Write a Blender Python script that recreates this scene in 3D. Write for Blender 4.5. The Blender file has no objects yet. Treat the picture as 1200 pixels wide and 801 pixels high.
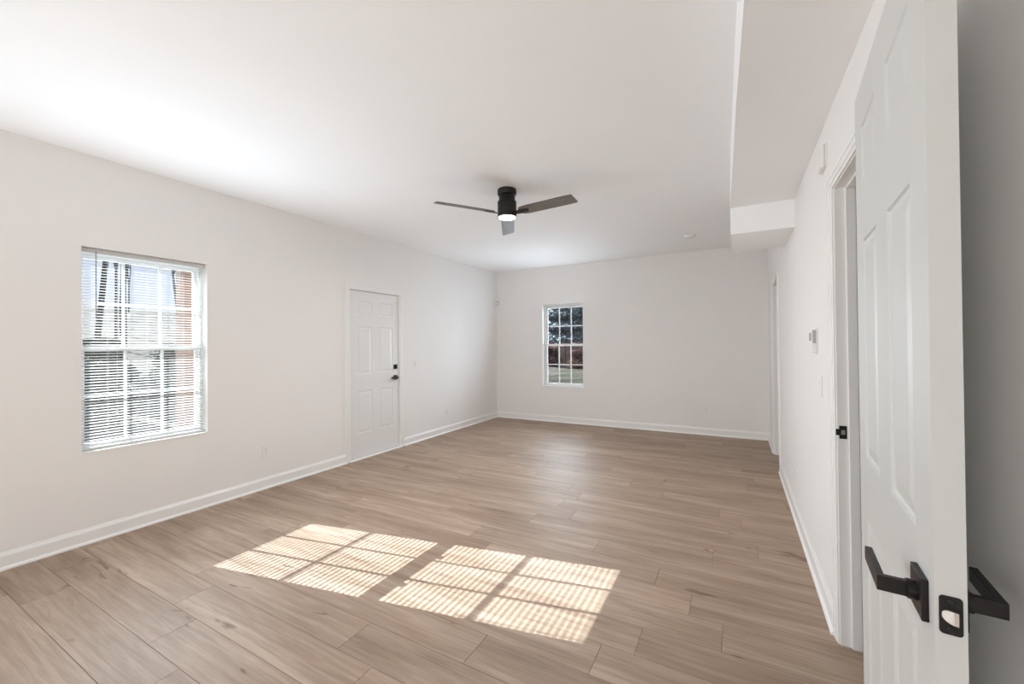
import bpy, bmesh, math, random
from mathutils import Vector, Matrix

random.seed(7)
scn = bpy.context.scene
C = scn.collection
PI = math.pi

# ------------------------------------------------------------------ camera
F, YAW, PITCH, ROLL, CAMH = 480.71, 0.5008, 0.00741, 0.00992, 1.3648
cam_d = bpy.data.cameras.new('camera')
cam_d.sensor_width = 36.0
cam_d.lens = F * 36.0 / 1200.0
cam_d.clip_start = 0.02
cam_d.clip_end = 400
cam = bpy.data.objects.new('camera', cam_d)
C.objects.link(cam)
fw = Vector((-math.sin(YAW) * math.cos(PITCH), math.cos(YAW) * math.cos(PITCH), math.sin(PITCH)))
rt = Vector((math.cos(YAW), math.sin(YAW), 0))
up = rt.cross(fw)
rt2 = math.cos(ROLL) * rt - math.sin(ROLL) * up
up2 = rt2.cross(fw)
M = Matrix((rt2, up2, -fw)).transposed().to_4x4()
M.translation = Vector((0, 0, CAMH))
cam.matrix_world = M
scn.camera = cam

# ------------------------------------------------------------------ world, sun, added fill lamps
LE = dict(up=72, side=18, w1=27, w2=16, w1o=22, w2o=38, hall=5, sun=20.5, world=1.0, fan=21)
world = bpy.data.worlds.new('world')
scn.world = world
world.use_nodes = True
wn = world.node_tree
wn.nodes.clear()
wo = wn.nodes.new('ShaderNodeOutputWorld')
wb = wn.nodes.new('ShaderNodeBackground')
# clear pale winter sky: whitish towards the horizon, blue above, with thin high cloud
wtc = wn.nodes.new('ShaderNodeTexCoord')
wsep = wn.nodes.new('ShaderNodeSeparateXYZ')
sky = wn.nodes.new('ShaderNodeValToRGB')
cr = sky.color_ramp
cr.elements[0].position = 0.0
cr.elements[0].color = (0.80, 0.86, 0.97, 1)
cr.elements[1].position = 1.0
cr.elements[1].color = (0.16, 0.30, 0.68, 1)
el = cr.elements.new(0.22)
el.color = (0.48, 0.62, 0.92, 1)
wno = wn.nodes.new('ShaderNodeTexNoise')
wno.inputs['Scale'].default_value = 5.0
wno.inputs['Detail'].default_value = 6.0
wcl = wn.nodes.new('ShaderNodeValToRGB')
wcl.color_ramp.elements[0].position = 0.45
wcl.color_ramp.elements[1].position = 0.72
wmx = wn.nodes.new('ShaderNodeMix')
wmx.data_type = 'RGBA'
wmx.inputs['B'].default_value = (0.95, 0.96, 1.0, 1)
wn.links.new(wtc.outputs['Generated'], wsep.inputs[0])
wn.links.new(wtc.outputs['Generated'], wno.inputs['Vector'])
wn.links.new(wsep.outputs['Z'], sky.inputs['Fac'])
wn.links.new(wno.outputs['Fac'], wcl.inputs['Fac'])
wn.links.new(wcl.outputs['Color'], wmx.inputs['Factor'])
wn.links.new(sky.outputs['Color'], wmx.inputs['A'])
wb.inputs['Strength'].default_value = LE['world']
wn.links.new(wmx.outputs['Result'], wb.inputs['Color'])
wn.links.new(wb.outputs[0], wo.inputs['Surface'])

SUN_DIR = Vector((1.0, 0.193, -0.572)).normalized()
sd = bpy.data.lights.new('sun', 'SUN')
sd.energy = LE['sun']
sd.angle = math.radians(0.20)
sd.color = (0.87, 0.95, 1.0)
so = bpy.data.objects.new('sun', sd)
so.rotation_euler = SUN_DIR.to_track_quat('-Z', 'Y').to_euler()
so.location = (-12, 0, 9)
C.objects.link(so)


def area(name, loc, direction, sx, sy, power, color=(1, 1, 1)):
    d = bpy.data.lights.new(name, 'AREA')
    d.shape = 'RECTANGLE'
    d.size, d.size_y = sx, sy
    d.energy = power
    d.color = color
    o = bpy.data.objects.new(name, d)
    o.location = loc
    o.rotation_euler = Vector(direction).to_track_quat('-Z', 'Z').to_euler()
    C.objects.link(o)
    return o


# added fill lamps: at an unseen glazed opening and side window behind the camera,
# inside and outside the two windows in view, and beyond the doorways
COOL = (0.775, 0.89, 1.0)
area('back_fill_lamp', (-1.9, -4.99, 1.15), (0, 1, 0.35), 2.6, 2.0, LE['up'], (0.98, 0.975, 0.96))  # unseen fill lamp behind the camera, brightening the whole room
area('side_fill_lamp', (-3.80, -1.085, 1.21), (1, 0.35, 0.55), 1.75, 1.6, LE['side'], COOL)  # unseen fill lamp standing in the room before the added side window
area('window_fill_lamp_1', (-3.90, 1.46, 1.32), (1, 0, 0.16), 0.76, 1.35, LE['w1'], COOL)  # unseen fill lamp in front of the blind, standing in for window daylight
area('window_fill_lamp_2', (-2.68, 6.53, 1.35), (0, -1, 0.3), 0.72, 1.35, LE['w2'], COOL)  # unseen fill lamp inside the far window, standing in for its daylight
area('frame_fill_lamp_2', (-2.68, 7.30, 1.45), (0, -1, 0), 1.0, 1.6, LE['w2o'], COOL)  # added lamp outside, whitening the far window's frame
area('frame_fill_lamp_1', (-4.65, 1.46, 1.45), (1, 0, 0), 1.0, 1.6, LE['w1o'], COOL)  # added lamp outside, whitening the frame and recess
area('hall_fill_lamp', (1.25, 3.6, 2.6), (0, 0, -1), 0.5, 3.5, LE['hall'], COOL)  # made-up unseen lamp that brightens the doorway jambs; no fixture here

vs = scn.view_settings
vs.view_transform = 'Standard'
vs.look = 'None'
vs.gamma = 1.0
vs.exposure = 0.10
vs.use_curve_mapping = False
scn.display_settings.display_device = 'sRGB'
scn.cycles.max_bounces = 16
scn.cycles.diffuse_bounces = 14
scn.cycles.transparent_max_bounces = 24
scn.cycles.caustics_reflective = False
scn.cycles.caustics_refractive = False
scn.cycles.sample_clamp_indirect = 6.0


# ------------------------------------------------------------------ materials
def mat(name, color, rough=0.6, metal=0.0, bump=0.0, bscale=80.0, var=0.0, vscale=6.0, spec=0.5):
    m = bpy.data.materials.new(name)
    m.use_nodes = True
    nt = m.node_tree
    b = nt.nodes['Principled BSDF']
    b.inputs['Base Color'].default_value = (*color, 1)
    b.inputs['Roughness'].default_value = rough
    b.inputs['Metallic'].default_value = metal
    b.inputs['Specular IOR Level'].default_value = spec
    tc = nt.nodes.new('ShaderNodeTexCoord')
    if var > 0:
        n = nt.nodes.new('ShaderNodeTexNoise')
        n.inputs['Scale'].default_value = vscale
        n.inputs['Detail'].default_value = 5
        r = nt.nodes.new('ShaderNodeValToRGB')
        r.color_ramp.elements[0].position = 0.3
        r.color_ramp.elements[1].position = 0.7
        r.color_ramp.elements[0].color = (*[max(0, c * (1 - var)) for c in color], 1)
        r.color_ramp.elements[1].color = (*[min(1, c * (1 + var)) for c in color], 1)
        nt.links.new(tc.outputs['Object'], n.inputs['Vector'])
        nt.links.new(n.outputs['Fac'], r.inputs['Fac'])
        nt.links.new(r.outputs['Color'], b.inputs['Base Color'])
    if bump > 0:
        n2 = nt.nodes.new('ShaderNodeTexNoise')
        n2.inputs['Scale'].default_value = bscale
        n2.inputs['Detail'].default_value = 3
        bp = nt.nodes.new('ShaderNodeBump')
        bp.inputs['Strength'].default_value = bump
        bp.inputs['Distance'].default_value = 0.002
        nt.links.new(tc.outputs['Object'], n2.inputs['Vector'])
        nt.links.new(n2.outputs['Fac'], bp.inputs['Height'])
        nt.links.new(bp.outputs['Normal'], b.inputs['Normal'])
    return m


WALL = mat('wall_paint', (0.85, 0.84, 0.83), 0.75, bump=0.15, bscale=220, var=0.006, vscale=3)
CEIL = mat('ceiling_paint', (0.915, 0.925, 0.935), 0.85, bump=0.15, bscale=180, var=0.005, vscale=3)
TRIM = mat('trim_paint', (0.87, 0.87, 0.86), 0.35, var=0.004)
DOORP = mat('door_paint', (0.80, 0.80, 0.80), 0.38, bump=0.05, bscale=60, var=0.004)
DOORQ = mat('door_paint_dimmed', (0.63, 0.64, 0.625), 0.40, bump=0.05, bscale=60, var=0.004)  # same white door paint, darkened to offset strong light on the open leaf
VINYL = mat('window_vinyl', (0.88, 0.89, 0.90), 0.35, var=0.004)
PLAST = mat('white_plastic', (0.84, 0.83, 0.81), 0.4, var=0.004)
PLASTG = mat('grey_plastic', (0.30, 0.30, 0.29), 0.4, var=0.02)
BRONZE = mat('dark_bronze', (0.022, 0.019, 0.018), 0.38, 0.55, var=0.15, vscale=40)
BLACK = mat('matt_black', (0.012, 0.012, 0.012), 0.4, 0.2, var=0.1, vscale=40)
CHROME = mat('brushed_steel', (0.50, 0.49, 0.47), 0.36, 1.0, var=0.03, vscale=60)
DARKGAP = mat('dark_underlay', (0.07, 0.05, 0.04), 0.9, var=0.05)
CORD = mat('white_cord', (0.85, 0.85, 0.84), 0.7, var=0.01)
WAND = mat('grey_wand', (0.28, 0.30, 0.33), 0.15, var=0.02)


def glass_mat():
    m = bpy.data.materials.new('clear_glass')
    m.use_nodes = True
    nt = m.node_tree
    nt.nodes.clear()
    o = nt.nodes.new('ShaderNodeOutputMaterial')
    t = nt.nodes.new('ShaderNodeBsdfTransparent')
    t.inputs['Color'].default_value = (0.97, 0.98, 0.975, 1)
    g = nt.nodes.new('ShaderNodeBsdfGlossy')
    g.inputs['Roughness'].default_value = 0.02
    fr = nt.nodes.new('ShaderNodeFresnel')
    fr.inputs['IOR'].default_value = 1.35
    mx = nt.nodes.new('ShaderNodeMixShader')
    nt.links.new(fr.outputs[0], mx.inputs['Fac'])
    nt.links.new(t.outputs[0], mx.inputs[1])
    nt.links.new(g.outputs[0], mx.inputs[2])
    nt.links.new(mx.outputs[0], o.inputs['Surface'])
    return m


GLASS = glass_mat()


def slat_mat():
    m = bpy.data.materials.new('blind_vinyl')
    m.use_nodes = True
    nt = m.node_tree
    b = nt.nodes['Principled BSDF']
    b.inputs['Base Color'].default_value = (0.74, 0.74, 0.73, 1)
    b.inputs['Roughness'].default_value = 0.45
    tr = nt.nodes.new('ShaderNodeBsdfTranslucent')
    tr.inputs['Color'].default_value = (0.85, 0.83, 0.78, 1)
    mx = nt.nodes.new('ShaderNodeMixShader')
    mx.inputs['Fac'].default_value = 0.15
    out = nt.nodes['Material Output']
    nt.links.new(b.outputs[0], mx.inputs[1])
    nt.links.new(tr.outputs[0], mx.inputs[2])
    nt.links.new(mx.outputs[0], out.inputs['Surface'])
    return m


SLAT = slat_mat()


def emit_mat(name, color, strength):
    m = bpy.data.materials.new(name)
    m.use_nodes = True
    b = m.node_tree.nodes['Principled BSDF']
    b.inputs['Base Color'].default_value = (0.9, 0.9, 0.88, 1)
    b.inputs['Emission Color'].default_value = (*color, 1)
    b.inputs['Emission Strength'].default_value = strength
    return m


LAMP = emit_mat('lamp_diffuser', (1.0, 0.975, 0.94), 4.0)


def floor_mat():
    m = bpy.data.materials.new('oak_vinyl_planks')
    m.use_nodes = True
    nt = m.node_tree
    L = nt.links
    N = nt.nodes.new
    b = nt.nodes['Principled BSDF']
    at = N('ShaderNodeAttribute')
    at.attribute_name = 'plank'
    tc = N('ShaderNodeTexCoord')
    # every plank shifts the grain by its own random amount
    sc = N('ShaderNodeVectorMath')
    sc.operation = 'SCALE'
    sc.inputs['Scale'].default_value = 37.0
    L.new(at.outputs['Color'], sc.inputs[0])
    ad = N('ShaderNodeVectorMath')
    ad.operation = 'ADD'
    L.new(tc.outputs['Object'], ad.inputs[0])
    L.new(sc.outputs[0], ad.inputs[1])

    def noise(sx, sy, scale, detail, dist=0.0, rough=0.55):
        mp = N('ShaderNodeMapping')
        mp.inputs['Scale'].default_value = (sx, sy, 1)
        L.new(ad.outputs[0], mp.inputs['Vector'])
        n = N('ShaderNodeTexNoise')
        n.inputs['Scale'].default_value = scale
        n.inputs['Detail'].default_value = detail
        n.inputs['Roughness'].default_value = rough
        n.inputs['Distortion'].default_value = dist
        L.new(mp.outputs[0], n.inputs['Vector'])
        return n

    def ramp(src, p0, c0, p1, c1):
        r = N('ShaderNodeValToRGB')
        r.color_ramp.elements[0].position = p0
        r.color_ramp.elements[1].position = p1
        r.color_ramp.elements[0].color = (*c0, 1)
        r.color_ramp.elements[1].color = (*c1, 1)
        L.new(src, r.inputs['Fac'])
        return r

    def mixc(kind, fac, a, c):
        x = N('ShaderNodeMix')
        x.data_type = 'RGBA'
        x.blend_type = kind
        if isinstance(fac, float):
            x.inputs['Factor'].default_value = fac
        else:
            L.new(fac, x.inputs['Factor'])
        L.new(a, x.inputs['A'])
        L.new(c, x.inputs['B'])
        return x.outputs['Result']

    broad = noise(0.55, 4.2, 1.6, 5, 0.6)
    base = ramp(broad.outputs['Fac'], 0.33, (0.310, 0.224, 0.164), 0.67, (0.455, 0.352, 0.275))
    # soft long streaks
    streak = noise(0.8, 17.0, 2.2, 6, 0.8, 0.6)
    st = ramp(streak.outputs['Fac'], 0.30, (0.66, 0.61, 0.56), 0.62, (1.06, 1.05, 1.04))
    col = mixc('MULTIPLY', 0.75, base.outputs['Color'], st.outputs['Color'])
    # fine grain
    fine = noise(3.0, 95.0, 2.0, 4, 0.2)
    fg = ramp(fine.outputs['Fac'], 0.35, (0.86, 0.84, 0.82), 0.6, (1.03, 1.03, 1.03))
    col = mixc('MULTIPLY', 0.6, col, fg.outputs['Color'])
    # knots
    kn = noise(1.5, 5.0, 1.9, 2, 0.9)
    kr = ramp(kn.outputs['Fac'], 0.245, (0.45, 0.37, 0.31), 0.31, (1, 1, 1))
    col = mixc('MULTIPLY', 0.85, col, kr.outputs['Color'])
    # plank-to-plank tone
    sep = N('ShaderNodeSeparateColor')
    L.new(at.outputs['Color'], sep.inputs[0])
    pt = ramp(sep.outputs[0], 0.0, (0.92, 0.91, 0.90), 1.0, (1.07, 1.07, 1.07))
    col = mixc('MULTIPLY', 1.0, col, pt.outputs['Color'])
    L.new(col, b.inputs['Base Color'])
    b.inputs['Roughness'].default_value = 0.5
    b.inputs['Specular IOR Level'].default_value = 0.35
    bp = N('ShaderNodeBump')
    bp.inputs['Strength'].default_value = 0.22
    bp.inputs['Distance'].default_value = 0.001
    L.new(fine.outputs['Fac'], bp.inputs['Height'])
    L.new(bp.outputs[0], b.inputs['Normal'])
    return m


FLOOR = floor_mat()


def blade_mat():
    m = mat('blade_wood', (0.13, 0.11, 0.095), 0.5)
    nt = m.node_tree
    b = nt.nodes['Principled BSDF']
    tc = nt.nodes.new('ShaderNodeTexCoord')
    mp = nt.nodes.new('ShaderNodeMapping')
    mp.inputs['Scale'].default_value = (3, 60, 20)
    n = nt.nodes.new('ShaderNodeTexNoise')
    n.inputs['Scale'].default_value = 2
    n.inputs['Detail'].default_value = 5
    r = nt.nodes.new('ShaderNodeValToRGB')
    r.color_ramp.elements[0].position = 0.3
    r.color_ramp.elements[1].position = 0.7
    r.color_ramp.elements[0].color = (0.095, 0.08, 0.068, 1)
    r.color_ramp.elements[1].color = (0.19, 0.165, 0.14, 1)
    nt.links.new(tc.outputs['Object'], mp.inputs['Vector'])
    nt.links.new(mp.outputs[0], n.inputs['Vector'])
    nt.links.new(n.outputs['Fac'], r.inputs['Fac'])
    nt.links.new(r.outputs[0], b.inputs['Base Color'])
    return m


BLADE = blade_mat()


# ------------------------------------------------------------------ mesh helpers
class MB:
    def __init__(self):
        self.v, self.f = [], []

    def quad(self, *pts):
        k = len(self.v)
        self.v += [tuple(p) for p in pts]
        self.f.append(tuple(range(k, k + len(pts))))

    def box(self, x0, x1, y0, y1, z0, z1):
        k = len(self.v)
        self.v += [(x0, y0, z0), (x1, y0, z0), (x1, y1, z0), (x0, y1, z0), (x0, y0, z1), (x1, y0, z1), (x1, y1, z1), (x0, y1, z1)]
        for q in ((0, 3, 2, 1), (4, 5, 6, 7), (0, 1, 5, 4), (1, 2, 6, 5), (2, 3, 7, 6), (3, 0, 4, 7)):
            self.f.append(tuple(k + i for i in q))
        return self

    def prism(self, poly, axis, a, b):
        """poly: 2-D points; extruded along axis from a to b ('x': (y,z), 'y': (x,z), 'z': (x,y))"""
        def P(p, t):
            return {'x': (t, p[0], p[1]), 'y': (p[0], t, p[1]), 'z': (p[0], p[1], t)}[axis]
        k = len(self.v)
        n = len(poly)
        self.v += [P(p, a) for p in poly] + [P(p, b) for p in poly]
        self.f.append(tuple(range(k, k + n)))
        self.f.append(tuple(range(k + 2 * n - 1, k + n - 1, -1)))
        for i in range(n):
            j = (i + 1) % n
            self.f.append((k + i, k + n + i, k + n + j, k + j))
        return self

    def tube(self, p0, p1, r0, r1=None, n=12, caps=True):
        r1 = r0 if r1 is None else r1
        p0, p1 = Vector(p0), Vector(p1)
        d = (p1 - p0).normalized()
        a = d.orthogonal().normalized()
        b = d.cross(a)
        k = len(self.v)
        for p, r in ((p0, r0), (p1, r1)):
            for i in range(n):
                t = 2 * PI * i / n
                self.v.append(tuple(p + a * math.cos(t) * r + b * math.sin(t) * r))
        for i in range(n):
            j = (i + 1) % n
            self.f.append((k + i, k + j, k + n + j, k + n + i))
        if caps:
            self.f.append(tuple(range(k + n - 1, k - 1, -1)))
            self.f.append(tuple(range(k + n, k + 2 * n)))
        return self

    def lathe(self, prof, n=40, c=(0, 0)):
        """prof: (r, z) from top to bottom"""
        k = len(self.v)
        for r, z in prof:
            for i in range(n):
                t = 2 * PI * i / n
                self.v.append((c[0] + r * math.cos(t), c[1] + r * math.sin(t), z))
        for q in range(len(prof) - 1):
            for i in range(n):
                j = (i + 1) % n
                self.f.append((k + q * n + i, k + (q + 1) * n + i, k + (q + 1) * n + j, k + q * n + j))
        self.f.append(tuple(range(k, k + n)))
        m = k + (len(prof) - 1) * n
        self.f.append(tuple(range(m + n - 1, m - 1, -1)))
        return self

    def build(self, name, material, parent=None, bevel=0.0, smooth=False, seg=2):
        me = bpy.data.meshes.new(name)
        me.from_pydata(self.v, [], self.f)
        me.update()
        bm = bmesh.new()
        bm.from_mesh(me)
        bmesh.ops.recalc_face_normals(bm, faces=bm.faces)
        bm.to_mesh(me)
        bm.free()
        me.materials.append(material)
        o = bpy.data.objects.new(name, me)
        C.objects.link(o)
        if parent:
            o.parent = parent
        if bevel > 0:
            md = o.modifiers.new('bevel', 'BEVEL')
            md.width = bevel
            md.segments = seg
            md.limit_method = 'ANGLE'
            md.angle_limit = math.radians(40)
        if smooth:
            for p in me.polygons:
                p.use_smooth = True
            try:
                me.set_sharp_from_angle(angle=math.radians(40))
            except Exception:
                pass
        return o


def tag(o, label=None, cat=None, group=None, kind=None):
    if label: o['label'] = label
    if cat: o['category'] = cat
    if group: o['group'] = group
    if kind: o['kind'] = kind
    return o


def empty(name, loc=(0, 0, 0), rz=0.0):
    o = bpy.data.objects.new(name, None)
    o.empty_display_size = 0.1
    o.location = loc
    o.rotation_euler = (0, 0, rz)
    C.objects.link(o)
    return o


def struct(o, label=None):
    o['kind'] = 'structure'
    if label: o['label'] = label
    return o


# ------------------------------------------------------------------ room dimensions (metres)
XL, XR, YB, YF = -4.02, 0.395, -5.0, 6.735
H = 2.746
ZS = 2.440            # underside of the long soffit
ZB = 2.231            # underside of the deeper box at its end
# openings
W1 = (1.067, 1.853, 0.630, 2.095)      # left wall window  y0 y1 z0 z1
D1 = (3.325, 4.168, 0.0, 2.066)        # left wall exterior door
W2 = (-3.062, -2.298, 0.620, 2.086)    # far wall window   x0 x1
DA = (1.600, 2.350, 0.0, 2.075)        # right wall, doorway of the open door
DB = (5.170, 5.930, 0.0, 2.075)        # right wall, far doorway
W4 = (-2.05, -0.12, 0.30, 2.12)        # unseen left wall window, added behind the camera for fill light
WB = (-3.25, -0.55, 0.05, 2.20)        # unseen glazed opening, added behind the camera for fill light


def wall_x(name, x0, x1, y0, y1, holes, label):
    """wall of constant x with rectangular holes (y0,y1,z0,z1)"""
    m = MB()
    ys = y0
    for (a, b, c, d) in sorted(holes):
        m.box(x0, x1, ys, a, 0, H)
        if c > 0.001: m.box(x0, x1, a, b, 0, c)
        m.box(x0, x1, a, b, d, H)
        ys = b
    m.box(x0, x1, ys, y1, 0, H)
    return struct(m.build(name, WALL), label)


def wall_y(name, y0, y1, x0, x1, holes, label):
    m = MB()
    xs = x0
    for (a, b, c, d) in sorted(holes):
        m.box(xs, a, y0, y1, 0, H)
        if c > 0.001: m.box(a, b, y0, y1, 0, c)
        m.box(a, b, y0, y1, d, H)
        xs = b
    m.box(xs, x1, y0, y1, 0, H)
    return struct(m.build(name, WALL), label)


wall_x('wall_left', XL - 0.20, XL, YB - 0.2, YF + 0.2, [W4, W1, D1], 'off-white painted wall with the blinded window and the white entry door')
wall_y('wall_far', YF, YF + 0.20, XL, 2.1, [W2], 'beige-white painted far wall with one small gridded window')
wall_x('wall_right', XR, XR + 0.12, YB, YF, [DA, DB], 'bright white painted wall on the right with two cased doorways')
wall_y('wall_back', YB - 0.2, YB, XL, 2.1, [WB], 'painted wall behind the viewer')
wall_x('wall_hall', 2.0, 2.1, YB, YF, [], 'painted wall beyond the right hand doorways')

# ceiling with the shallow soffit and the deeper box
m = MB().box(XL - 0.2, 2.1, YB - 0.2, YF + 0.2, H, H + 0.12)
struct(m.build('ceiling', CEIL), 'flat white painted ceiling')
m = MB()
yend = 3.72
m.prism([(0.075, YB), (0.034, 1.478), (0.0096, 2.166), (-0.031, yend), (XR, yend), (XR, YB)], 'z', ZS, H)
struct(m.build('trim_soffit', CEIL), 'long white boxed soffit running along the top of the right wall')
m = MB()
m.prism([(-0.032, yend), (-0.026, 4.45), (XR, 4.45), (XR, yend)], 'z', ZB, H)
struct(m.build('trim_bulkhead', CEIL), 'deeper white box closing the far end of the soffit')

# ------------------------------------------------------------------ plank floor
PW, PL, Y0 = 0.1965, 1.275, 0.660
phase = {0: -2.10, 1: -2.406, 2: -2.653, 3: -1.602, 4: -1.047, 5: -1.83, 6: -0.412, 7: -1.35, 8: -0.228, 9: -1.70, 10: -0.85, 11: -0.15}
m = MB()
cols = []
rows = range(int((YB - 0.2 - Y0) / PW) - 1, int((YF + 0.1 - Y0) / PW) + 1)
rr = random.Random(19)
g = 0.0005
for r in rows:
    ph = phase.get(r, rr.uniform(0, PL))
    y0, y1 = Y0 + r * PW + g, Y0 + (r + 1) * PW - g
    y0, y1 = max(y0, YB - 0.1), min(y1, YF)
    if y1 <= y0: continue
    k0 = math.floor((XL - ph) / PL)
    x = ph + k0 * PL
    while x < 2.0:
        a, b = max(x + g, XL), min(x + PL - g, 2.05)
        if b > a:
            e = 0.0008
            k = len(m.v)
            m.v += [(a, y0, -0.0018), (b, y0, -0.0018), (b, y1, -0.0018), (a, y1, -0.0018),
                    (a + e, y0 + e, 0), (b - e, y0 + e, 0), (b - e, y1 - e, 0), (a + e, y1 - e, 0)]
            for q in ((4, 5, 6, 7), (0, 1, 5, 4), (1, 2, 6, 5), (2, 3, 7, 6), (3, 0, 4, 7)):
                m.f.append(tuple(k + i for i in q))
            c = (rr.random(), rr.random(), rr.random())
            cols += [c] * 5
        x += PL
me = bpy.data.meshes.new('floor')
me.from_pydata(m.v, [], m.f)
attr = me.attributes.new('plank', 'FLOAT_COLOR', 'FACE')
for i, c in enumerate(cols):
    attr.data[i].color = (*c, 1)
me.materials.append(FLOOR)
fl = bpy.data.objects.new('floor', me)
C.objects.link(fl)
struct(fl, 'oak-look vinyl plank floor running across the room')
struct(MB().box(XL - 0.2, 2.1, YB - 0.2, YF + 0.2, -0.12, -0.0018).build('floor_slab', DARKGAP, fl))

# ------------------------------------------------------------------ baseboards
BP = [(0, 0), (0.026, 0), (0.0255, 0.007), (0.022, 0.014), (0.0145, 0.0185), (0.0135, 0.021), (0.0135, 0.083), (0.011, 0.092), (0.006, 0.1), (0.004, 0.109), (0, 0.109)]


def base_x(name, xw, sgn, segs, label):
    m = MB()
    for a, b in segs:
        m.prism([(xw + sgn * p[0], p[1]) for p in BP], 'y', a, b)
    return struct(m.build(name, TRIM), label)


def base_y(name, yw, sgn, segs, label):
    m = MB()
    for a, b in segs:
        m.prism([(yw + sgn * p[0], p[1]) for p in BP], 'x', a, b)
    return struct(m.build(name, TRIM), label)


CW = 0.068   # casing width
base_x('baseboard_left', XL, 1, [(YB, D1[0] + 0.013 - CW), (D1[1] - 0.013 + CW, YF)], 'white baseboard with shoe moulding along the left wall')
base_y('baseboard_far', YF, -1, [(XL, XR)], 'white baseboard with shoe moulding along the far wall')
base_x('baseboard_right', XR, -1, [(YB, DA[0] - 0.045), (DA[1] + 0.045, DB[0] - 0.045), (DB[1] + 0.045, YF)], 'white baseboard with shoe moulding along the right wall')


# ------------------------------------------------------------------ casings and jambs
def door_frame_x(name, xw, sgn, D, depth, stop_x, cw, label, sill=False):
    """frame in a wall of constant x; sgn: direction from wall face into the room; jamb goes depth the other way"""
    root = struct(empty(name, (xw, D[0], 0)), label)
    y0, y1, zt = 0.0, D[1] - D[0], D[3]
    t, rv = 0.018, 0.005

    def X(a, b):
        a, b = a * sgn, b * sgn
        return (min(a, b), max(a, b))
    j = MB()
    xa, xb = X(-depth, 0.0005)
    j.box(xa, xb, y0, y0 + t, 0, zt)
    j.box(xa, xb, y1 - t, y1, 0, zt)
    j.box(xa, xb, y0 + t, y1 - t, zt - t, zt)
    j.build('jamb', TRIM, root, bevel=0.001)
    s = MB()
    xa, xb = X(-stop_x - 0.035, -stop_x)
    s.box(xa, xb, y0 + t, y0 + t + 0.011, 0, zt - t)
    s.box(xa, xb, y1 - t - 0.011, y1 - t, 0, zt - t)
    s.box(xa, xb, y0 + t + 0.011, y1 - t - 0.011, zt - t - 0.011, zt - t)
    s.build('door_stop', TRIM, root, bevel=0.0015)
    # casing: stepped profile
    c = MB()
    i0, i1, it = y0 + t - rv, y1 - t + rv, zt - t + rv
    for (oa, ob, th) in ((0.0, 0.018, 0.009), (0.018, cw - 0.014, 0.013), (cw - 0.014, cw, 0.016)):
        xa, xb = X(0.0, th)
        c.box(xa, xb, i0 - ob, i0 - oa, 0, it + ob)
        c.box(xa, xb, i1 + oa, i1 + ob, 0, it + ob)
        c.box(xa, xb, i0 - oa, i1 + oa, it + oa, it + ob)
    c.build('casing', TRIM, root, bevel=0.0015)
    return root


fr1 = door_frame_x('trim_1', XL, 1, D1, 0.14, 0.052, CW, 'white casing around the closed entry door in the left wall', True)
frA = door_frame_x('trim_2', XR, -1, DA, 0.12, 0.040, 0.058, 'white casing and jamb of the doorway beside the open door')
frB = door_frame_x('trim_3', XR, -1, DB, 0.12, 0.040, 0.058, 'white casing of the far doorway in the right wall')

# threshold of the exterior door
th = MB()
th.prism([(-0.14, 0.0), (0.030, 0.0), (0.030, 0.010), (0.022, 0.018), (-0.14, 0.018)], 'y', 0.0, D1[1] - D1[0])
th.build('threshold', TRIM, fr1, bevel=0.001)

# strike plate on the far jamb of the near doorway
yj = DA[1] - DA[0] - 0.018      # local jamb face
sp = MB()
zc = 0.958
sp.box(0.006, 0.034, yj - 0.0022, yj + 0.0001, zc - 0.029, zc + 0.029)
sp.box(-0.006, 0.007, yj - 0.0022, yj + 0.0001, zc - 0.014, zc + 0.014)
strike = sp.build('strike_plate', BLACK, frA, bevel=0.0008)
strike['label'] = 'black strike plate'
MB().box(0.013, 0.027, yj - 0.0027, yj - 0.0020, zc - 0.010, zc + 0.010).build('latch_hole', CHROME, strike)
for s in (-1, 1):
    MB().tube((0.020, yj - 0.0030, zc + s * 0.021), (0.020, yj - 0.002, zc + s * 0.021), 0.0035).build('screw', BRONZE, strike)


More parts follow.
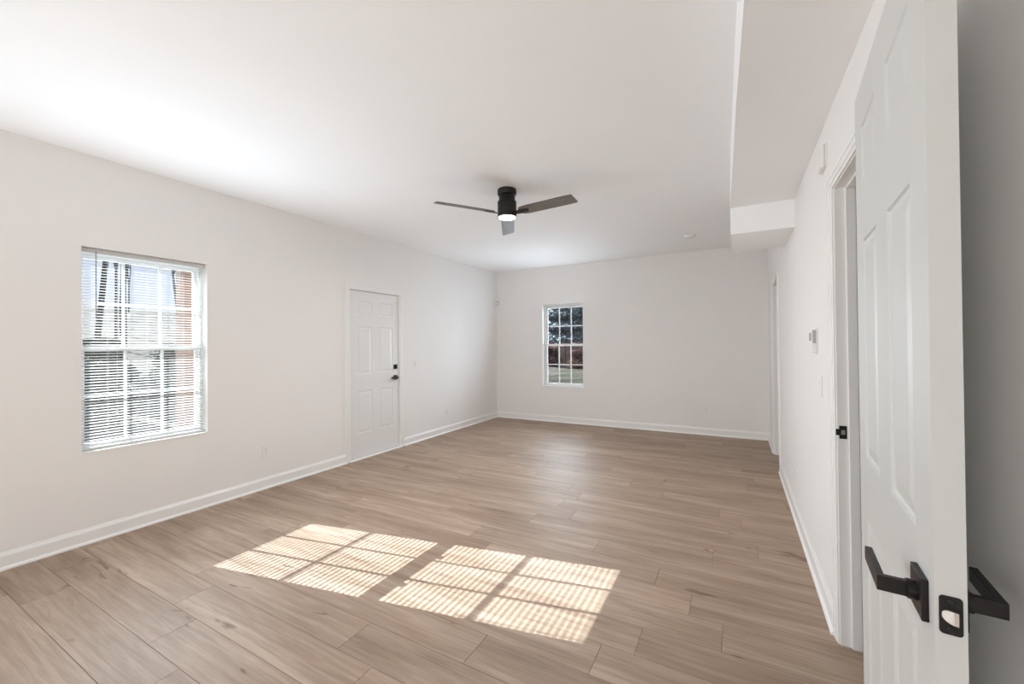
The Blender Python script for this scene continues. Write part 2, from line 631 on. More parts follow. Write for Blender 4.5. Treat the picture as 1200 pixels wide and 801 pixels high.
# ------------------------------------------------------------------ six-panel door leaf
def six_panel(name, w, h, t, s1, pw, rws, parent, paint=None):
    """local: X 0..w, Y 0..t, Z 0..h. Panels on both faces."""
    m = MB()
    mull = w - 2 * s1 - 2 * pw
    xs = [0, s1, s1 + pw, s1 + pw + mull, w - s1, w]
    zs = [0]
    for a, b in rws: zs += [a, b]
    zs.append(h)
    for side in (0, 1):
        Y = 0.0 if side == 0 else t
        ind = 1 if side == 0 else -1       # direction into the leaf
        for i in range(5):
            for j in range(len(zs) - 1):
                a, b, c, d = xs[i], xs[i + 1], zs[j], zs[j + 1]
                if i in (1, 3) and j % 2 == 1:
                    rings = [(0, 0), (0.004, 0.0045), (0.010, 0.0062), (0.014, 0.0062), (0.019, 0.0052), (0.040, 0.0012), (0.044, 0.0012)]
                    pr = None
                    for (ins, dp) in rings:
                        y = Y + ind * dp
                        q = [(a + ins, y, c + ins), (b - ins, y, c + ins), (b - ins, y, d - ins), (a + ins, y, d - ins)]
                        if pr:
                            for e in range(4):
                                f = (e + 1) % 4
                                m.quad(pr[e], pr[f], q[f], q[e])
                        pr = q
                    m.quad(*pr)
                else:
                    m.quad((a, Y, c), (b, Y, c), (b, Y, d), (a, Y, d))
    m.quad((0, 0, 0), (0, t, 0), (0, t, h), (0, 0, h))
    m.quad((w, 0, 0), (w, t, 0), (w, t, h), (w, 0, h))
    m.quad((0, 0, 0), (w, 0, 0), (w, t, 0), (0, t, 0))
    m.quad((0, 0, h), (w, 0, h), (w, t, h), (0, t, h))
    me = bpy.data.meshes.new(name)
    me.from_pydata(m.v, [], m.f)
    bm = bmesh.new()
    bm.from_mesh(me)
    bmesh.ops.remove_doubles(bm, verts=bm.verts, dist=1e-5)
    bmesh.ops.recalc_face_normals(bm, faces=bm.faces)
    bm.to_mesh(me)
    bm.free()
    me.materials.append(paint or DOORP)
    o = bpy.data.objects.new(name, me)
    C.objects.link(o)
    o.parent = parent
    return o


def lever(parent, x, z, ysurf, sgn, arm_dir, material, rs=0.066, name='door_handle'):
    """square rosette on the door surface y=ysurf, sgn = outward direction of y, arm runs to arm_dir along x"""
    r = MB()
    y1 = ysurf + sgn * 0.009
    r.box(x - rs / 2, x + rs / 2, min(ysurf, y1), max(ysurf, y1), z - rs / 2, z + rs / 2)
    ro = r.build(name, material, parent, bevel=0.0012)
    n = MB()
    n.tube((x, ysurf + sgn * 0.007, z), (x, ysurf + sgn * 0.020, z), 0.0155, n=24)
    n.build('collar', material, ro, smooth=True)
    a = MB()
    yo = ysurf + sgn * 0.058
    yi = ysurf + sgn * 0.047
    hx = 0.0055
    # neck: flat bar standing out, then the grip bent through a mitre
    xa = x - arm_dir * hx
    pts = [(xa, ysurf + sgn * 0.014), (x + arm_dir * hx, ysurf + sgn * 0.014), (x + arm_dir * hx, yi), (x + arm_dir * 0.115, yi), (x + arm_dir * 0.115, yo), (xa, yo)]
    a.prism(pts, 'z', z - 0.0125, z + 0.0125)
    a.build('lever', material, ro, bevel=0.001)
    return ro


def hinge(parent, x, y, z, material, name='hinge', h=0.09):
    m = MB()
    m.tube((x, y, z - h / 2), (x, y, z + h / 2), 0.006, n=14)
    m.tube((x, y, z - h / 2 - 0.004), (x, y, z - h / 2), 0.004, 0.006, n=14)
    m.tube((x, y, z + h / 2), (x, y, z + h / 2 + 0.004), 0.006, 0.004, n=14)
    return m.build(name, material, parent, smooth=True)


# closed exterior door in the left wall
d1 = struct(empty('door_1', (XL - 0.010, 3.3465, 0.022), PI / 2), 'closed white six-panel entry door with black deadbolt and lever')
# local X -> world +Y, local -Y -> world +X
w1 = 0.800
six_panel('door_panel', w1, 2.020, 0.044, 0.106, 0.235, [(0.288, 0.798), (1.008, 1.588), (1.728, 1.898)], d1)
lever(d1, w1 - 0.062, 0.925, 0.0, -1, -1, BLACK, 0.062)
db = MB().box(w1 - 0.062 - 0.031, w1 - 0.062 + 0.031, -0.010, 0.0, 1.068 - 0.031, 1.068 + 0.031).build('deadbolt', BLACK, d1, bevel=0.0015)
MB().box(w1 - 0.062 - 0.005, w1 - 0.062 + 0.005, -0.028, -0.009, 1.068 - 0.018, 1.068 + 0.018).build('thumb_turn', BLACK, db, bevel=0.001)
for z in (0.24, 1.02, 1.80):
    hinge(d1, -0.004, -0.004, z, CHROME, 'hinge')
swp = MB().box(0.004, w1 - 0.004, 0.001, 0.042, -0.003, 0.008).build('door_sweep', BLACK, d1)
# small white surface catch at the top corner, half on the door and half on the casing
gd = MB()
gd.box(w1 - 0.030, w1 - 0.002, -0.010, 0.0, 1.905, 1.985)
gd.build('night_latch', PLAST, d1, bevel=0.002)
MB().tube((w1 - 0.016, -0.012, 1.925), (w1 - 0.016, -0.009, 1.925), 0.006).build('latch_screw', PLASTG, d1)

# open interior door in the foreground
ANG = 0.080
dv = Vector((math.sin(ANG), math.cos(ANG), 0))
nv = Vector((-math.cos(ANG), math.sin(ANG), 0))
A = Vector((0.258, 0.853, 0.0)) - nv * 0.035
d2 = struct(empty('door_2', (A.x, A.y, 0.018), PI / 2 - ANG), 'open white six-panel interior door with dark bronze lever handles')
w2 = 0.690
h2 = 2.047
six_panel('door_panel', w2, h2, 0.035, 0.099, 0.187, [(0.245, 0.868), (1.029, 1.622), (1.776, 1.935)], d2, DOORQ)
hz = 0.955 - 0.018
lever(d2, 0.060, hz, 0.035, 1, 1, BRONZE, 0.066)
lever(d2, 0.060, hz, 0.0, -1, 1, BRONZE, 0.066)
# latch face plate let into the door edge (edge is the plane x = 0)
fp = MB()
R_, hw, hh = 0.005, 0.0128, 0.0286
poly = []
for cx_, cz_, a0 in ((hw - R_, hh - R_, 0), (-hw + R_, hh - R_, 90), (-hw + R_, -hh + R_, 180), (hw - R_, -hh + R_, 270)):
    for k in range(5):
        t = math.radians(a0 + k * 22.5)
        poly.append((0.0175 + cx_ + R_ * math.cos(t), hz + cz_ + R_ * math.sin(t)))
fp.prism(poly, 'x', -0.0014, 0.002)
fpo = fp.build('latch_plate', BRONZE, d2, bevel=0.0004)
for s in (-1, 1):
    q = MB().tube((-0.0024, 0.0175, hz + s * 0.0205), (-0.001, 0.0175, hz + s * 0.0205), 0.0032, 0.0044, n=20)
    q.build('screw', BLACK, fpo, smooth=True)
lb = MB()
# spring bolt: flat strike side towards the room wall, rounded and ramped nose to the other side
by, br_ = 0.0115, 0.0098
prof = [(by, -br_), (by + 0.0050, -br_)] + [(by + 0.0065 + 0.0100 * math.cos(math.radians(t)), br_ * math.sin(math.radians(t))) for t in (-80, -60, -40, -20, 0, 20, 40, 60, 80)] + [(by + 0.0050, br_), (by, br_)]
n = len(prof)
lb.v = [(0.0, y, hz + z) for y, z in prof] + [(-0.0115 + 0.0105 * max(0.0, (y - by - 0.003) / 0.0135), y, hz + z) for y, z in prof]
lb.f = [tuple(range(n)), tuple(range(2 * n - 1, n - 1, -1))] + [(i, n + i, n + (i + 1) % n, (i + 1) % n) for i in range(n)]
lb.build('latch_bolt', CHROME, fpo, bevel=0.0006)
for z in (0.19, 1.02, 1.85):
    hinge(d2, w2 + 0.004, -0.004, z, BRONZE, 'hinge')


# ------------------------------------------------------------------ windows
def window_x(name, W, label, xg=-4.150, wall=XL, cols_=3, sgn=1):
    """double-hung window in a wall of constant x; the room lies towards +x. Local frame = world."""
    y0, y1, z0, z1 = W
    root = struct(empty(name, (wall, (y0 + y1) / 2, z0)), label)
    ox, oy, oz = root.location

    def bld(mb, nm, mt, **k):
        mb.v = [(a - ox, b - oy, c - oz) for a, b, c in mb.v]
        return mb.build(nm, mt, root, **k)
    r = MB()     # white returns and sill lining the recess
    e = 0.004
    r.box(xg - 0.02, wall + 0.0015, y0 - 0.0, y0 + e, z0, z1)
    r.box(xg - 0.02, wall + 0.0015, y1 - e, y1, z0, z1)
    r.box(xg - 0.02, wall + 0.0015, y0 + e, y1 - e, z1 - e, z1)
    r.box(xg - 0.02, wall + 0.004, y0 + e, y1 - e, z0, z0 + 0.012)
    bld(r, 'window_sill', TRIM)
    fw_ = 0.024
    f = MB()
    xa, xb = xg - 0.055, xg + 0.035
    f.box(xa, xb, y0 + e, y0 + fw_, z0 + 0.012, z1 - e)
    f.box(xa, xb, y1 - fw_, y1 - e, z0 + 0.012, z1 - e)
    f.box(xa, xb, y0 + fw_, y1 - fw_, z0 + 0.012, z0 + 0.022)
    f.box(xa, xb, y0 + fw_, y1 - fw_, z1 - 0.030, z1 - e)
    bld(f, 'window_frame', VINYL, bevel=0.002)
    zm = z0 + 0.5037 * (z1 - z0)
    bars_y = [y0 + 0.282, y0 + 0.508] if name != 'side' else []
    for nm, xs_, za, zb_ in (('lower_sash', xg + 0.010, z0 + 0.022, zm + 0.018), ('upper_sash', xg - 0.022, zm - 0.022, z1 - 0.030)):
        s = MB()
        a, b = xs_ - 0.014, xs_ + 0.014
        sw = 0.023
        ya, yb = y0 + fw_, y1 - fw_
        s.box(a, b, ya, ya + sw, za, zb_)
        s.box(a, b, yb - sw, yb, za, zb_)
        bot = 0.032
        s.box(a, b, ya + sw, yb - sw, za, za + bot)
        s.box(a, b, ya + sw, yb - sw, zb_ - 0.036, zb_)
        so_ = bld(s, nm, VINYL, bevel=0.002)
        g_ = MB()
        gz0, gz1 = za + bot, zb_ - 0.036
        for k in (1, 2):
            yc = ya + sw + (yb - ya - 2 * sw) * k / 3
            g_.box(xs_ - 0.006, xs_ + 0.006, yc - 0.0085, yc + 0.0085, gz0, gz1)
        zc_ = (gz0 + gz1) / 2
        g_.box(xs_ - 0.0055, xs_ + 0.0055, ya + sw, yb - sw, zc_ - 0.0085, zc_ + 0.0085)
        g_.v = [(p - ox, q - oy, r_ - oz) for p, q, r_ in g_.v]
        g_.build('muntin_grid', VINYL, so_)
        gl = MB()
        gl.box(xs_ - 0.008, xs_ - 0.0065, ya + sw - 0.004, yb - sw + 0.004, gz0 - 0.004, gz1 + 0.004)
        gl.v = [(p - ox, q - oy, r_ - oz) for p, q, r_ in gl.v]
        gl.build('glass', GLASS, so_)
    lk = MB()
    yc = (y0 + y1) / 2
    for yy in (yc - 0.17, yc + 0.17):
        lk.box(xg + 0.018, xg + 0.034, yy - 0.022, yy + 0.022, zm + 0.018, zm + 0.030)
    bld(lk, 'sash_lock', VINYL, bevel=0.002)
    return root


win1 = window_x('window_1', W1, 'white double-hung window with gridded sashes behind the blind')
win3 = window_x('fill_window_3', W4, 'unseen side window added behind the viewer for fill light')
# far window: same unit, turned to face -y
win2 = window_x('window_2', (0.0, W2[1] - W2[0], W2[2], W2[3]), 'small white gridded window in the far wall')
# local axes: x into room -> world -y ; y -> world x
win2.location = ((W2[0] + W2[1]) / 2, YF, W2[2])
win2.rotation_euler = (0, 0, -PI / 2)

# unseen glazed opening, added behind the viewer to let fill light in
wb_ = struct(empty('fill_window_4', ((WB[0] + WB[1]) / 2, YB, 0)), 'unseen wide glazed opening added behind the viewer for fill light')
m = MB()
hw_ = (WB[1] - WB[0]) / 2
for xx in (-hw_, -0.04, hw_ - 0.08):
    m.box(xx, xx + 0.08, -0.15, -0.08, WB[2], WB[3])
m.box(-hw_, hw_, -0.15, -0.08, WB[2], WB[2] + 0.08)
m.box(-hw_, hw_, -0.15, -0.08, WB[3] - 0.08, WB[3])
m.build('window_frame', VINYL, wb_)
MB().box(-hw_ + 0.05, hw_ - 0.05, -0.118, -0.112, WB[2] + 0.05, WB[3] - 0.05).build('glass', GLASS, wb_)

# ------------------------------------------------------------------ venetian blind of window 1
bl = empty('window_blind', (-4.075, 1.460, 2.085))
tag(bl, 'white mini blind with open slats hanging in the left wall window', 'blind')
yb0, yb1 = 1.078 - 1.460, 1.842 - 1.460
m = MB().box(-0.019, 0.019, yb0, yb1, -0.026, 0.002)
m.build('headrail', SLAT, bl, bevel=0.002)
sl = MB()
pitch, zt_ = 0.0208, -0.046
NS = 66
tilt = 0.30       # outer edge higher than inner edge
for i in range(NS):
    zc = zt_ - i * pitch
    if zc < -1.412: break
    pts = []
    for k in range(5):
        u = (k / 4 - 0.5) * 0.025
        crown = 0.0016 * (1 - (2 * u / 0.025) ** 2)
        pts.append((u, zc - u * tilt + crown))
    for k in range(4):
        (xa, za), (xb, zb_) = pts[k], pts[k + 1]
        sl.quad((xa, yb0 + 0.004, za), (xb, yb0 + 0.004, zb_), (xb, yb1 - 0.004, zb_), (xa, yb1 - 0.004, za))
so_ = sl.build('slats', SLAT, bl)
me = so_.data
bm = bmesh.new(); bm.from_mesh(me)
bmesh.ops.remove_doubles(bm, verts=bm.verts, dist=1e-5)
bm.to_mesh(me); bm.free()
for p in me.polygons: p.use_smooth = True
MB().box(-0.013, 0.013, yb0 + 0.003, yb1 - 0.003, -1.438, -1.424).build('bottom_rail', SLAT, bl, bevel=0.002)
for yy in (-0.235, 0.0, 0.235):
    c = MB()
    for xx in (-0.0135, 0.0135):
        c.tube((xx, yy, -0.02), (xx, yy, -1.426), 0.0009, n=6)
    c.build('ladder_cord', CORD, bl)
wd = MB()
wd.tube((0.024, -0.305, -0.02), (0.026, -0.305, -0.50), 0.0035, n=6)
wd.tube((0.018, -0.305, -0.012), (0.024, -0.305, -0.024), 0.002, n=6)
wd.build('tilt_wand', WAND, bl)
cd = MB()
cd.tube((0.022, -0.19, -0.02), (0.022, -0.19, -1.16), 0.0010, n=6)
cd.tube((0.022, -0.19, -1.16), (0.022, -0.19, -1.20), 0.003, 0.006, n=10)
cd.build('pull_cord', CORD, bl)

# ------------------------------------------------------------------ ceiling fan
fan = empty('ceiling_fan', (-1.776, 3.178, H))
tag(fan, 'low-profile three-blade ceiling fan with dark bronze body and lit lamp', 'ceiling fan')
MB().lathe([(0.080, 0.0), (0.084, -0.004), (0.084, -0.044), (0.080, -0.050)], 48).build('canopy', BRONZE, fan, smooth=True)
MB().lathe([(0.070, -0.048), (0.072, -0.052), (0.072, -0.108)], 48).build('downrod_cover', BRONZE, fan, smooth=True)
mt = MB().lathe([(0.078, -0.104), (0.083, -0.108), (0.0845, -0.115), (0.0845, -0.232), (0.083, -0.244), (0.080, -0.247)], 48).build('motor_housing', BRONZE, fan, smooth=True)
MB().lathe([(0.0855, -0.200), (0.0855, -0.204)], 48).build('seam_ring', BLACK, mt, smooth=True)
MB().lathe([(0.0765, -0.2465), (0.0755, -0.2490), (0.070, -0.2550), (0.05, -0.2600), (0.02, -0.2615)], 48).build('lamp_shade', LAMP, fan, smooth=True)
fld = bpy.data.lights.new('fan_lamp_light', 'AREA')
fld.shape = 'DISK'
fld.size = 0.14
fld.energy = LE['fan']
fld.color = (1.0, 0.975, 0.94)
flo = bpy.data.objects.new('fan_lamp_light', fld)
flo.location = (0, 0, -0.264)
flo.parent = fan
C.objects.link(flo)
for deg in (-5.3, 118.3, 236.8):
    a = math.radians(deg)
    ca, sa = math.cos(a), math.sin(a)
    pr_ = math.radians(13)
    zb_ = -0.214

    def Pt(r, s, dz):
        # s: offset to the ccw side; the cw edge stands higher
        zz = zb_ - s * math.sin(pr_) + dz * math.cos(pr_)
        ss = s * math.cos(pr_) + dz * math.sin(pr_)
        return (r * ca - ss * sa, r * sa + ss * ca, zz)
    out = [(0.135, -0.036), (0.155, -0.056), (0.20, -0.063), (0.60, -0.066), (0.648, -0.064), (0.655, -0.054), (0.662, 0.048), (0.655, 0.058), (0.60, 0.061), (0.20, 0.060), (0.155, 0.053), (0.135, 0.034)]
    b = MB()
    n = len(out)
    b.v = [Pt(r, s, 0.0035) for r, s in out] + [Pt(r, s, -0.0035) for r, s in out]
    b.f.append(tuple(range(n)))
    b.f.append(tuple(range(2 * n - 1, n - 1, -1)))
    for i in range(n):
        j = (i + 1) % n
        b.f.append((i, n + i, n + j, j))
    bo = b.build('blade', BLADE, fan, bevel=0.001)
    br = MB()
    bo_pts = [(0.078, -0.020), (0.14, -0.028), (0.215, -0.018), (0.225, 0.0), (0.215, 0.018), (0.14, 0.028), (0.078, 0.020)]
    n = len(bo_pts)
    br.v = [Pt(r, s, -0.0040) for r, s in bo_pts] + [Pt(r, s, -0.0100) for r, s in bo_pts]
    br.f.append(tuple(range(n)))
    br.f.append(tuple(range(2 * n - 1, n - 1, -1)))
    for i in range(n):
        j = (i + 1) % n
        br.f.append((i, n + i, n + j, j))
    br.build('blade_iron', BRONZE, bo, bevel=0.001)

# ------------------------------------------------------------------ small fittings
sm = empty('smoke_detector', (-0.505, 5.68, H))
tag(sm, 'round white smoke detector on the ceiling near the far wall', 'smoke detector')
MB().lathe([(0.070, 0.0), (0.070, -0.012), (0.066, -0.014)], 40).build('base', PLAST, sm, smooth=True)
MB().lathe([(0.062, -0.014), (0.062, -0.030), (0.052, -0.040), (0.030, -0.044)], 40).build('cover', PLAST, sm, smooth=True)
MB().lathe([(0.010, -0.044), (0.010, -0.047)], 20, (0.028, -0.01)).build('test_button', PLASTG, sm)


def plate(name, label, loc, rz, group=None, kind='outlet', cat='outlet'):
    """wall plate: local X along the wall, -Y out of the wall"""
    root = empty(name, loc, rz)
    tag(root, label, cat, group)
    w_, h_ = 0.070, 0.115
    MB().box(-w_ / 2, w_ / 2, -0.005, 0.0, -h_ / 2, h_ / 2).build('cover_plate', PLAST, root, bevel=0.0025)
    if kind == 'outlet':
        for s in (-1, 1):
            r = MB()
            poly = []
            for k in range(16):
                t = 2 * PI * k / 16
                poly.append((0.0165 * max(-0.85, min(0.85, math.cos(t))) / 0.85, s * 0.0195 + 0.0145 * math.sin(t)))
            r.prism(poly, 'y', -0.0075, -0.0045)
            ro = r.build('receptacle', PLAST, root)
            sl_ = MB()
            for xx, hh_ in ((-0.0063, 0.0075), (0.0063, 0.006)):
                sl_.box(xx - 0.0011, xx + 0.0011, -0.0079, -0.0072, s * 0.0195 + 0.002 - hh_ / 2, s * 0.0195 + 0.002 + hh_ / 2)
            sl_.tube((0, -0.0079, s * 0.0195 - 0.0075), (0, -0.0072, s * 0.0195 - 0.0075), 0.0023)
            sl_.build('socket_slots', PLASTG, ro)
        MB().tube((0, -0.0062, 0), (0, -0.0045, 0), 0.003).build('screw', PLASTG, root)
    elif kind == 'switch':
        MB().box(-0.0055, 0.0055, -0.006, -0.004, -0.013, 0.013).build('toggle_slot', PLASTG, root)
        t = MB().prism([(-0.004, -0.006), (-0.016, 0.004), (-0.016, 0.010), (-0.004, 0.007)], 'x', -0.004, 0.004)
        t.build('toggle', PLAST, root, bevel=0.0008)
        for s in (-1, 1):
            MB().tube((0, -0.0060, s * 0.03), (0, -0.0045, s * 0.03), 0.0028).build('screw', PLASTG, root)
    elif kind == 'rocker':
        MB().box(-0.0165, 0.0165, -0.0085, -0.004, -0.033, 0.033).build('rocker', PLAST, root, bevel=0.0015)
    elif kind == 'coax':
        MB().tube((0, -0.014, 0), (0, -0.004, 0), 0.0045).build('connector', PLAST, root)
    return root


RZL, RZR, RZF = PI / 2, -PI / 2, 0.0
G = None
plate('wall_outlet', 'white duplex outlet low on the left wall between blinded window and entry door', (XL, 2.345, 0.361), RZL)
plate('wall_outlet', 'small white outlet low on the left wall between entry door and far corner', (XL, 5.19, 0.326), RZL)
plate('wall_outlet', 'beige-white outlet low on the far wall near its right end', (-0.403, YF, 0.372), RZF)
plate('wall_outlet', 'white outlet edge-on low on the right wall', (XR, 3.843, 0.356), RZR)
plate('cable_jack', 'faint blank wall plate low on the far wall below and left of its window', (-3.63, YF, 0.385), RZF, kind='coax', cat='wall plate')
plate('light_switch', 'white toggle light switch beside the entry door', (XL, 4.462, 1.112), RZL, kind='switch', cat='light switch')
plate('light_switch', 'white rocker light switch under the thermostat on the right wall', (XR, 2.722, 1.128), RZR, kind='rocker', cat='light switch')

# thermostat
tm = empty('thermostat', (XR, 2.852, 1.372), RZR)
tag(tm, 'boxy white thermostat with grey sides on the right wall', 'thermostat')
MB().box(-0.060, 0.060, -0.006, 0.0, -0.072, 0.072).build('mounting_plate', PLAST, tm, bevel=0.003)
MB().box(-0.050, 0.050, -0.028, -0.006, -0.066, 0.066).build('body', PLAST, tm, bevel=0.004)
MB().box(-0.034, 0.034, -0.0295, -0.0275, 0.0, 0.045).build('display', PLASTG, tm, bevel=0.001)
sv = MB()
for k in range(9):
    sv.box(0.0495, 0.0525, -0.025, -0.009, -0.012 + k * 0.008, -0.007 + k * 0.008)
sv.build('side_vent', PLASTG, tm)

# door chime: white tubes in a cover, high on the right wall
ch = empty('door_chime', (XR, 2.535, 2.272), RZR)
tag(ch, 'white door chime high on the right wall next to the doorway casing', 'door chime')
MB().box(-0.058, 0.058, -0.006, 0.0, -0.060, 0.060).build('backplate', PLAST, ch, bevel=0.002)
MB().box(0.006, 0.054, -0.026, -0.006, -0.058, 0.058).build('cover', PLAST, ch, bevel=0.009, seg=3)
MB().box(-0.054, -0.010, -0.024, -0.006, -0.054, 0.050).build('side_cover', PLAST, ch, bevel=0.008, seg=3)
gr = MB()
for k in range(5):
    gr.box(-0.009, 0.005, -0.012, -0.0055, -0.050 + k * 0.014, -0.040 + k * 0.014)
gr.build('sound_slots', PLASTG, ch)

# motion sensor in the far left corner
ms = empty('motion_sensor', (XL, YF, 2.205), 0)
tag(ms, 'small white motion sensor high in the far left corner', 'motion sensor')
m = MB()
m.prism([(0.0, -0.062), (0.062, 0.0), (0.0, 0.0)], 'z', -0.066, 0.066)
m.build('bracket', PLAST, ms, bevel=0.001)
m = MB()
m.prism([(0.004, -0.070), (0.070, -0.004), (0.080, -0.020), (0.072, -0.048), (0.048, -0.072), (0.020, -0.080)], 'z', -0.060, 0.060)
m.build('body', PLAST, ms, bevel=0.004)
m = MB()
m.prism([(0.036, -0.0765), (0.0765, -0.036), (0.0775, -0.042), (0.0695, -0.058), (0.058, -0.0695), (0.042, -0.0775)], 'z', -0.040, 0.000)
m.build('lens', mat('sensor_lens', (0.62, 0.60, 0.57), 0.3, var=0.01), ms)


# ------------------------------------------------------------------ outdoors
GRASS = mat('lawn', (0.050, 0.044, 0.019), 0.95, var=0.75, vscale=0.5)  # strong tone variation puts sun streaks into the lawn colour
LITTER = mat('leaf_litter', (0.095, 0.074, 0.054), 0.95, bump=0.6, bscale=3, var=0.55, vscale=1.4)
BARK = mat('bark', (0.045, 0.037, 0.031), 0.9, var=0.35, vscale=6)
BARKP = mat('pale_bark', (0.085, 0.072, 0.060), 0.9, var=0.35, vscale=6)
NEEDLE = mat('evergreen_leaf', (0.050, 0.065, 0.042), 0.7, var=0.5, vscale=2.5)
NEEDLEB = mat('hazy_evergreen_leaf', (0.19, 0.225, 0.235), 0.7, var=0.5, vscale=2.5)  # distance haze put into the leaf colour, pale and bluish
RUST = mat('rust_brown_leaf', (0.10, 0.030, 0.016), 0.7, var=0.6, vscale=3)
OLIVE = mat('olive_leaf', (0.095, 0.095, 0.055), 0.7, var=0.5, vscale=3)
FENCE = mat('red_brown_fence_wood', (0.050, 0.020, 0.015), 0.85, var=0.55, vscale=2.0)
POST = mat('orange_brown_post_wood', (0.17, 0.085, 0.05), 0.8, var=0.25, vscale=5)


def tz(x, y):
    """terrain: level round the house, rising to the left of it"""
    d = max(0.0, -x - 11.0)
    return -0.35 + 0.155 * min(d, 32.0) + 0.12 * math.sin(x * 0.35) * min(1, d / 6) * math.cos(y * 0.27)


m = MB()
nx, ny = 60, 50
X0, X1, Y0_, Y1_ = -62.0, 24.0, -14.0, 62.0
for j in range(ny + 1):
    for i in range(nx + 1):
        x = X0 + (X1 - X0) * i / nx
        y = Y0_ + (Y1_ - Y0_) * j / ny
        m.v.append((x, y, tz(x, y)))
for j in range(ny):
    for i in range(nx):
        a = j * (nx + 1) + i
        m.f.append((a, a + 1, a + nx + 2, a + nx + 1))
gr = m.build('ground', GRASS, None, smooth=True)
struct(gr, 'lawn and rising ground outside the windows')
gr.data.materials.append(LITTER)
for p in gr.data.polygons:
    c = p.center
    if c.x < -9.5 + 1.0 * math.sin(c.y * 0.9):
        p.material_index = 1


def bare_tree(seed, h, mtl, spread=0.5, levels=5, r0=0.065):
    rnd = random.Random(seed)
    tr, br = MB(), MB()

    def grow(p, d, L, r, lev, mb):
        seg = 4 if lev == 0 else 3
        for s in range(seg):
            q = p + d * (L / seg)
            mb.tube(p, q, r, r * 0.87, n=7 if lev < 2 else 4, caps=False)
            p, r = q, r * 0.87
            d = (d + Vector((rnd.uniform(-1, 1), rnd.uniform(-1, 1), rnd.uniform(-0.3, 0.6))) * 0.10).normalized()
            if lev < levels and (lev > 0 or s >= 1):
                for _ in range(1 if lev < 3 else 2):
                    side = Vector((rnd.uniform(-1, 1), rnd.uniform(-1, 1), 0)).normalized()
                    nd = (d * (1 - spread * 0.5) + side * spread * rnd.uniform(0.7, 1.2) + Vector((0, 0, 0.18))).normalized()
                    grow(p, nd, L * rnd.uniform(0.42, 0.62), r * 0.64, lev + 1, br)
    grow(Vector((0, 0, -0.3)), Vector((0, 0, 1)), h, r0, 0, tr)
    return tr, br


def leafy(seed, h, rad, n, size, shape='cone', low=0.08):
    rnd = random.Random(seed)
    mb = MB()
    for _ in range(n):
        u = rnd.random()
        if shape == 'cone':
            z = h * (low + (1 - low) * u ** 1.15)
            R = rad * (1 - (z / h)) ** 0.8 * (0.75 + 0.35 * math.sin(z * 5.1 + seed))
        else:
            z = h * (low + (1 - low) * u)
            t = (z / h - low) / (1 - low)
            R = rad * math.sqrt(max(0.02, 1 - (2 * t - 0.9) ** 2 * 0.8)) * (0.8 + 0.25 * math.sin(z * 4 + seed))
        a = rnd.uniform(0, 2 * PI)
        rr_ = R * math.sqrt(rnd.uniform(0.15, 1.0))
        c = Vector((rr_ * math.cos(a), rr_ * math.sin(a), z))
        t1 = Vector((rnd.uniform(-1, 1), rnd.uniform(-1, 1), rnd.uniform(-0.7, 0.7))).normalized()
        t2 = t1.orthogonal().normalized()
        s = size * rnd.uniform(0.5, 1.3)
        mb.quad(c - t1 * s, c - t2 * s * 0.45, c + t1 * s, c + t2 * s * 0.45)
    return mb


def make_bare(seed, h, mtl, **k):
    root = empty('bare_tree')
    tr, br = bare_tree(seed, h, mtl, **k)
    tr.build('trunk', mtl, root)
    br.build('branches', mtl, root)
    return root


def make_leafy(name, seed, h, rad, n, size, mtl, shape, low=0.06):
    root = empty(name)
    t = MB()
    t.tube((0, 0, -0.3), (0, 0, h * 0.55), 0.03 * h, 0.012 * h, n=8)
    for k in range(10):
        a = k * 2.4
        z = h * (low + 0.06 * k)
        t.tube((0, 0, z), (math.cos(a) * rad * 0.6, math.sin(a) * rad * 0.6, z + 0.1 * h), 0.008 * h, 0.003 * h, n=5)
    t.build('trunk', BARK, root)
    leafy(seed, h, rad, n, size, shape, low).build('foliage', mtl, root)
    return root


def dup(root):
    r = root.copy()
    C.objects.link(r)
    for c in list(root.children):
        d = c.copy()
        C.objects.link(d)
        d.parent = r
    return r


def place(o, x, y, rz, s, label, cat='tree', group=None):
    o.location = (x, y, tz(x, y))
    o.rotation_euler = (0, 0, rz)
    o.scale = (s, s, s)
    tag(o, label, cat, group)
    return o


# seen through window 1: the view runs along y = -0.27x .. -0.47x
bare = [make_bare(3, 8.0, BARK, spread=0.36), make_bare(8, 8.6, BARKP, spread=0.30), make_bare(21, 7.6, BARK, spread=0.40)]
used = set()
GW = 'bare winter trees on the slope outside the left window'
spots1 = [(-16.0, 5.2), (-18.6, 7.6), (-21.8, 6.8), (-22.6, 10.0), (-26.0, 8.3), (-26.6, 11.6), (-30.2, 9.6), (-30.8, 13.0),
          (-34.6, 11.2), (-35.0, 15.0), (-38.8, 12.8), (-39.4, 16.8), (-43.0, 14.2), (-44.4, 19.6), (-12.9, 3.7)]
for i, (x, y) in enumerate(spots1):
    k = i % 3
    o = bare[k] if k not in used else dup(bare[k])
    used.add(k)
    place(o, x, y, i * 1.7, 0.75 + 0.07 * (i % 5), 'leafless woodland tree on the slope seen through the left wall window', 'tree', GW)

ev = make_leafy('evergreen_shrub', 5, 2.3, 1.25, 5200, 0.10, OLIVE, 'ball', 0.02)
GS = 'evergreen shrubs under the bare trees outside the left window'
spotsS = [(-11.5, 3.3), (-12.6, 5.1), (-14.0, 6.7), (-14.4, 4.2), (-16.8, 7.9)]
for i, (x, y) in enumerate(spotsS):
    o = ev if i == 0 else dup(ev)
    place(o, x, y, i * 2.1, 0.62 + 0.06 * (i % 3), 'low olive green shrub seen through the blind of the left wall window', 'shrub', GS)

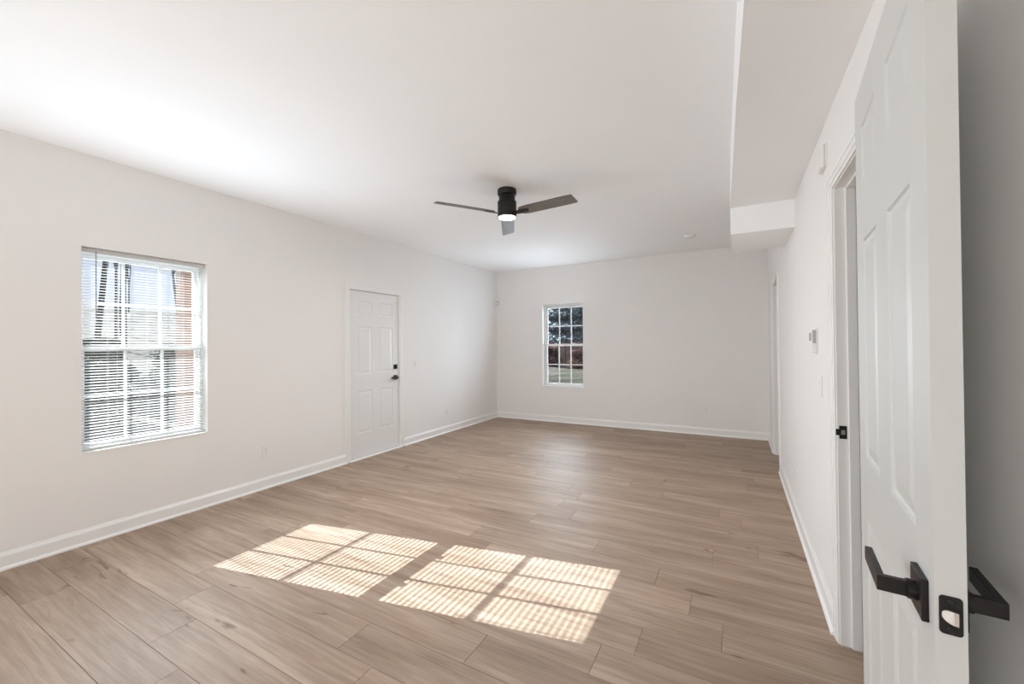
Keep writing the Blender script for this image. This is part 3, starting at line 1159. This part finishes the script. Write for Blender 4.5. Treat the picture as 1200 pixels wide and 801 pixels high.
po = MB()
po.box(-0.075, 0.075, -0.075, 0.075, 0, 3.3)
pr0 = empty('wooden_post', (-6.15, 2.585, tz(-6.15, 2.6)))
tag(pr0, 'square orange-brown wooden post outside the left wall window', 'post')
po.build('post', POST, pr0, bevel=0.006)
MB().box(-0.095, 0.095, -0.095, 0.095, 0, 0.16).build('post_base', POST, pr0, bevel=0.004)

# seen through window 2: the view runs along x = -0.35y .. -0.445y
fx = empty('wooden_fence', (-12.0, 29.0, tz(-12, 29)))
tag(fx, 'red-brown board fence across the lawn behind the far window', 'fence')
m = MB()
rnd = random.Random(4)
x = -9.0
while x < 9.0:
    w = 0.135
    hgt = 1.75 + rnd.uniform(-0.03, 0.03)
    m.box(x, x + w, -0.02 + rnd.uniform(-0.006, 0.006), 0.0, 0.04, hgt)
    x += w + 0.012
m.build('fence_boards', FENCE, fx)
for k in range(8):
    MB().box(-9.0 + k * 2.4, -8.9 + k * 2.4, 0.04, 0.14, -0.2, 1.7).build('fence_post', FENCE, fx)
m = MB()
for z in (0.35, 1.4):
    m.box(-9.0, 9.0, 0.0, 0.04, z, z + 0.09)
m.build('fence_rail', FENCE, fx)

cn = make_leafy('conifer_tree', 9, 12.5, 2.95, 26000, 0.19, NEEDLEB, 'cone')
GC = 'tall blue-green conifers beyond the fence outside the far window'
for i, (x, y) in enumerate([(-13.4, 33.2), (-8.2, 35.2), (-18.8, 35.0), (-14.4, 40.6), (-8.8, 41.0), (-20.2, 41.4), (-17.4, 47.0), (-11.6, 47.4)]):
    o = cn if i == 0 else dup(cn)
    place(o, x, y, i * 1.3, 0.84 + 0.04 * (i % 4), 'tall blue-green conifer beyond the fence seen through the far window', 'tree', GC)
rs = make_leafy('russet_shrub', 31, 2.2, 1.1, 3800, 0.09, RUST, 'ball', 0.02)
GR = 'rust-coloured shrubs along the fence outside the far window'
for i, (x, y) in enumerate([(-9.9, 27.5), (-11.9, 28.0), (-13.6, 27.4)]):
    o = rs if i == 0 else dup(rs)
    place(o, x, y, i * 1.9, 0.6 + 0.12 * (i % 3), 'rust-brown leafy shrub by the fence seen through the far window', 'shrub', GR)
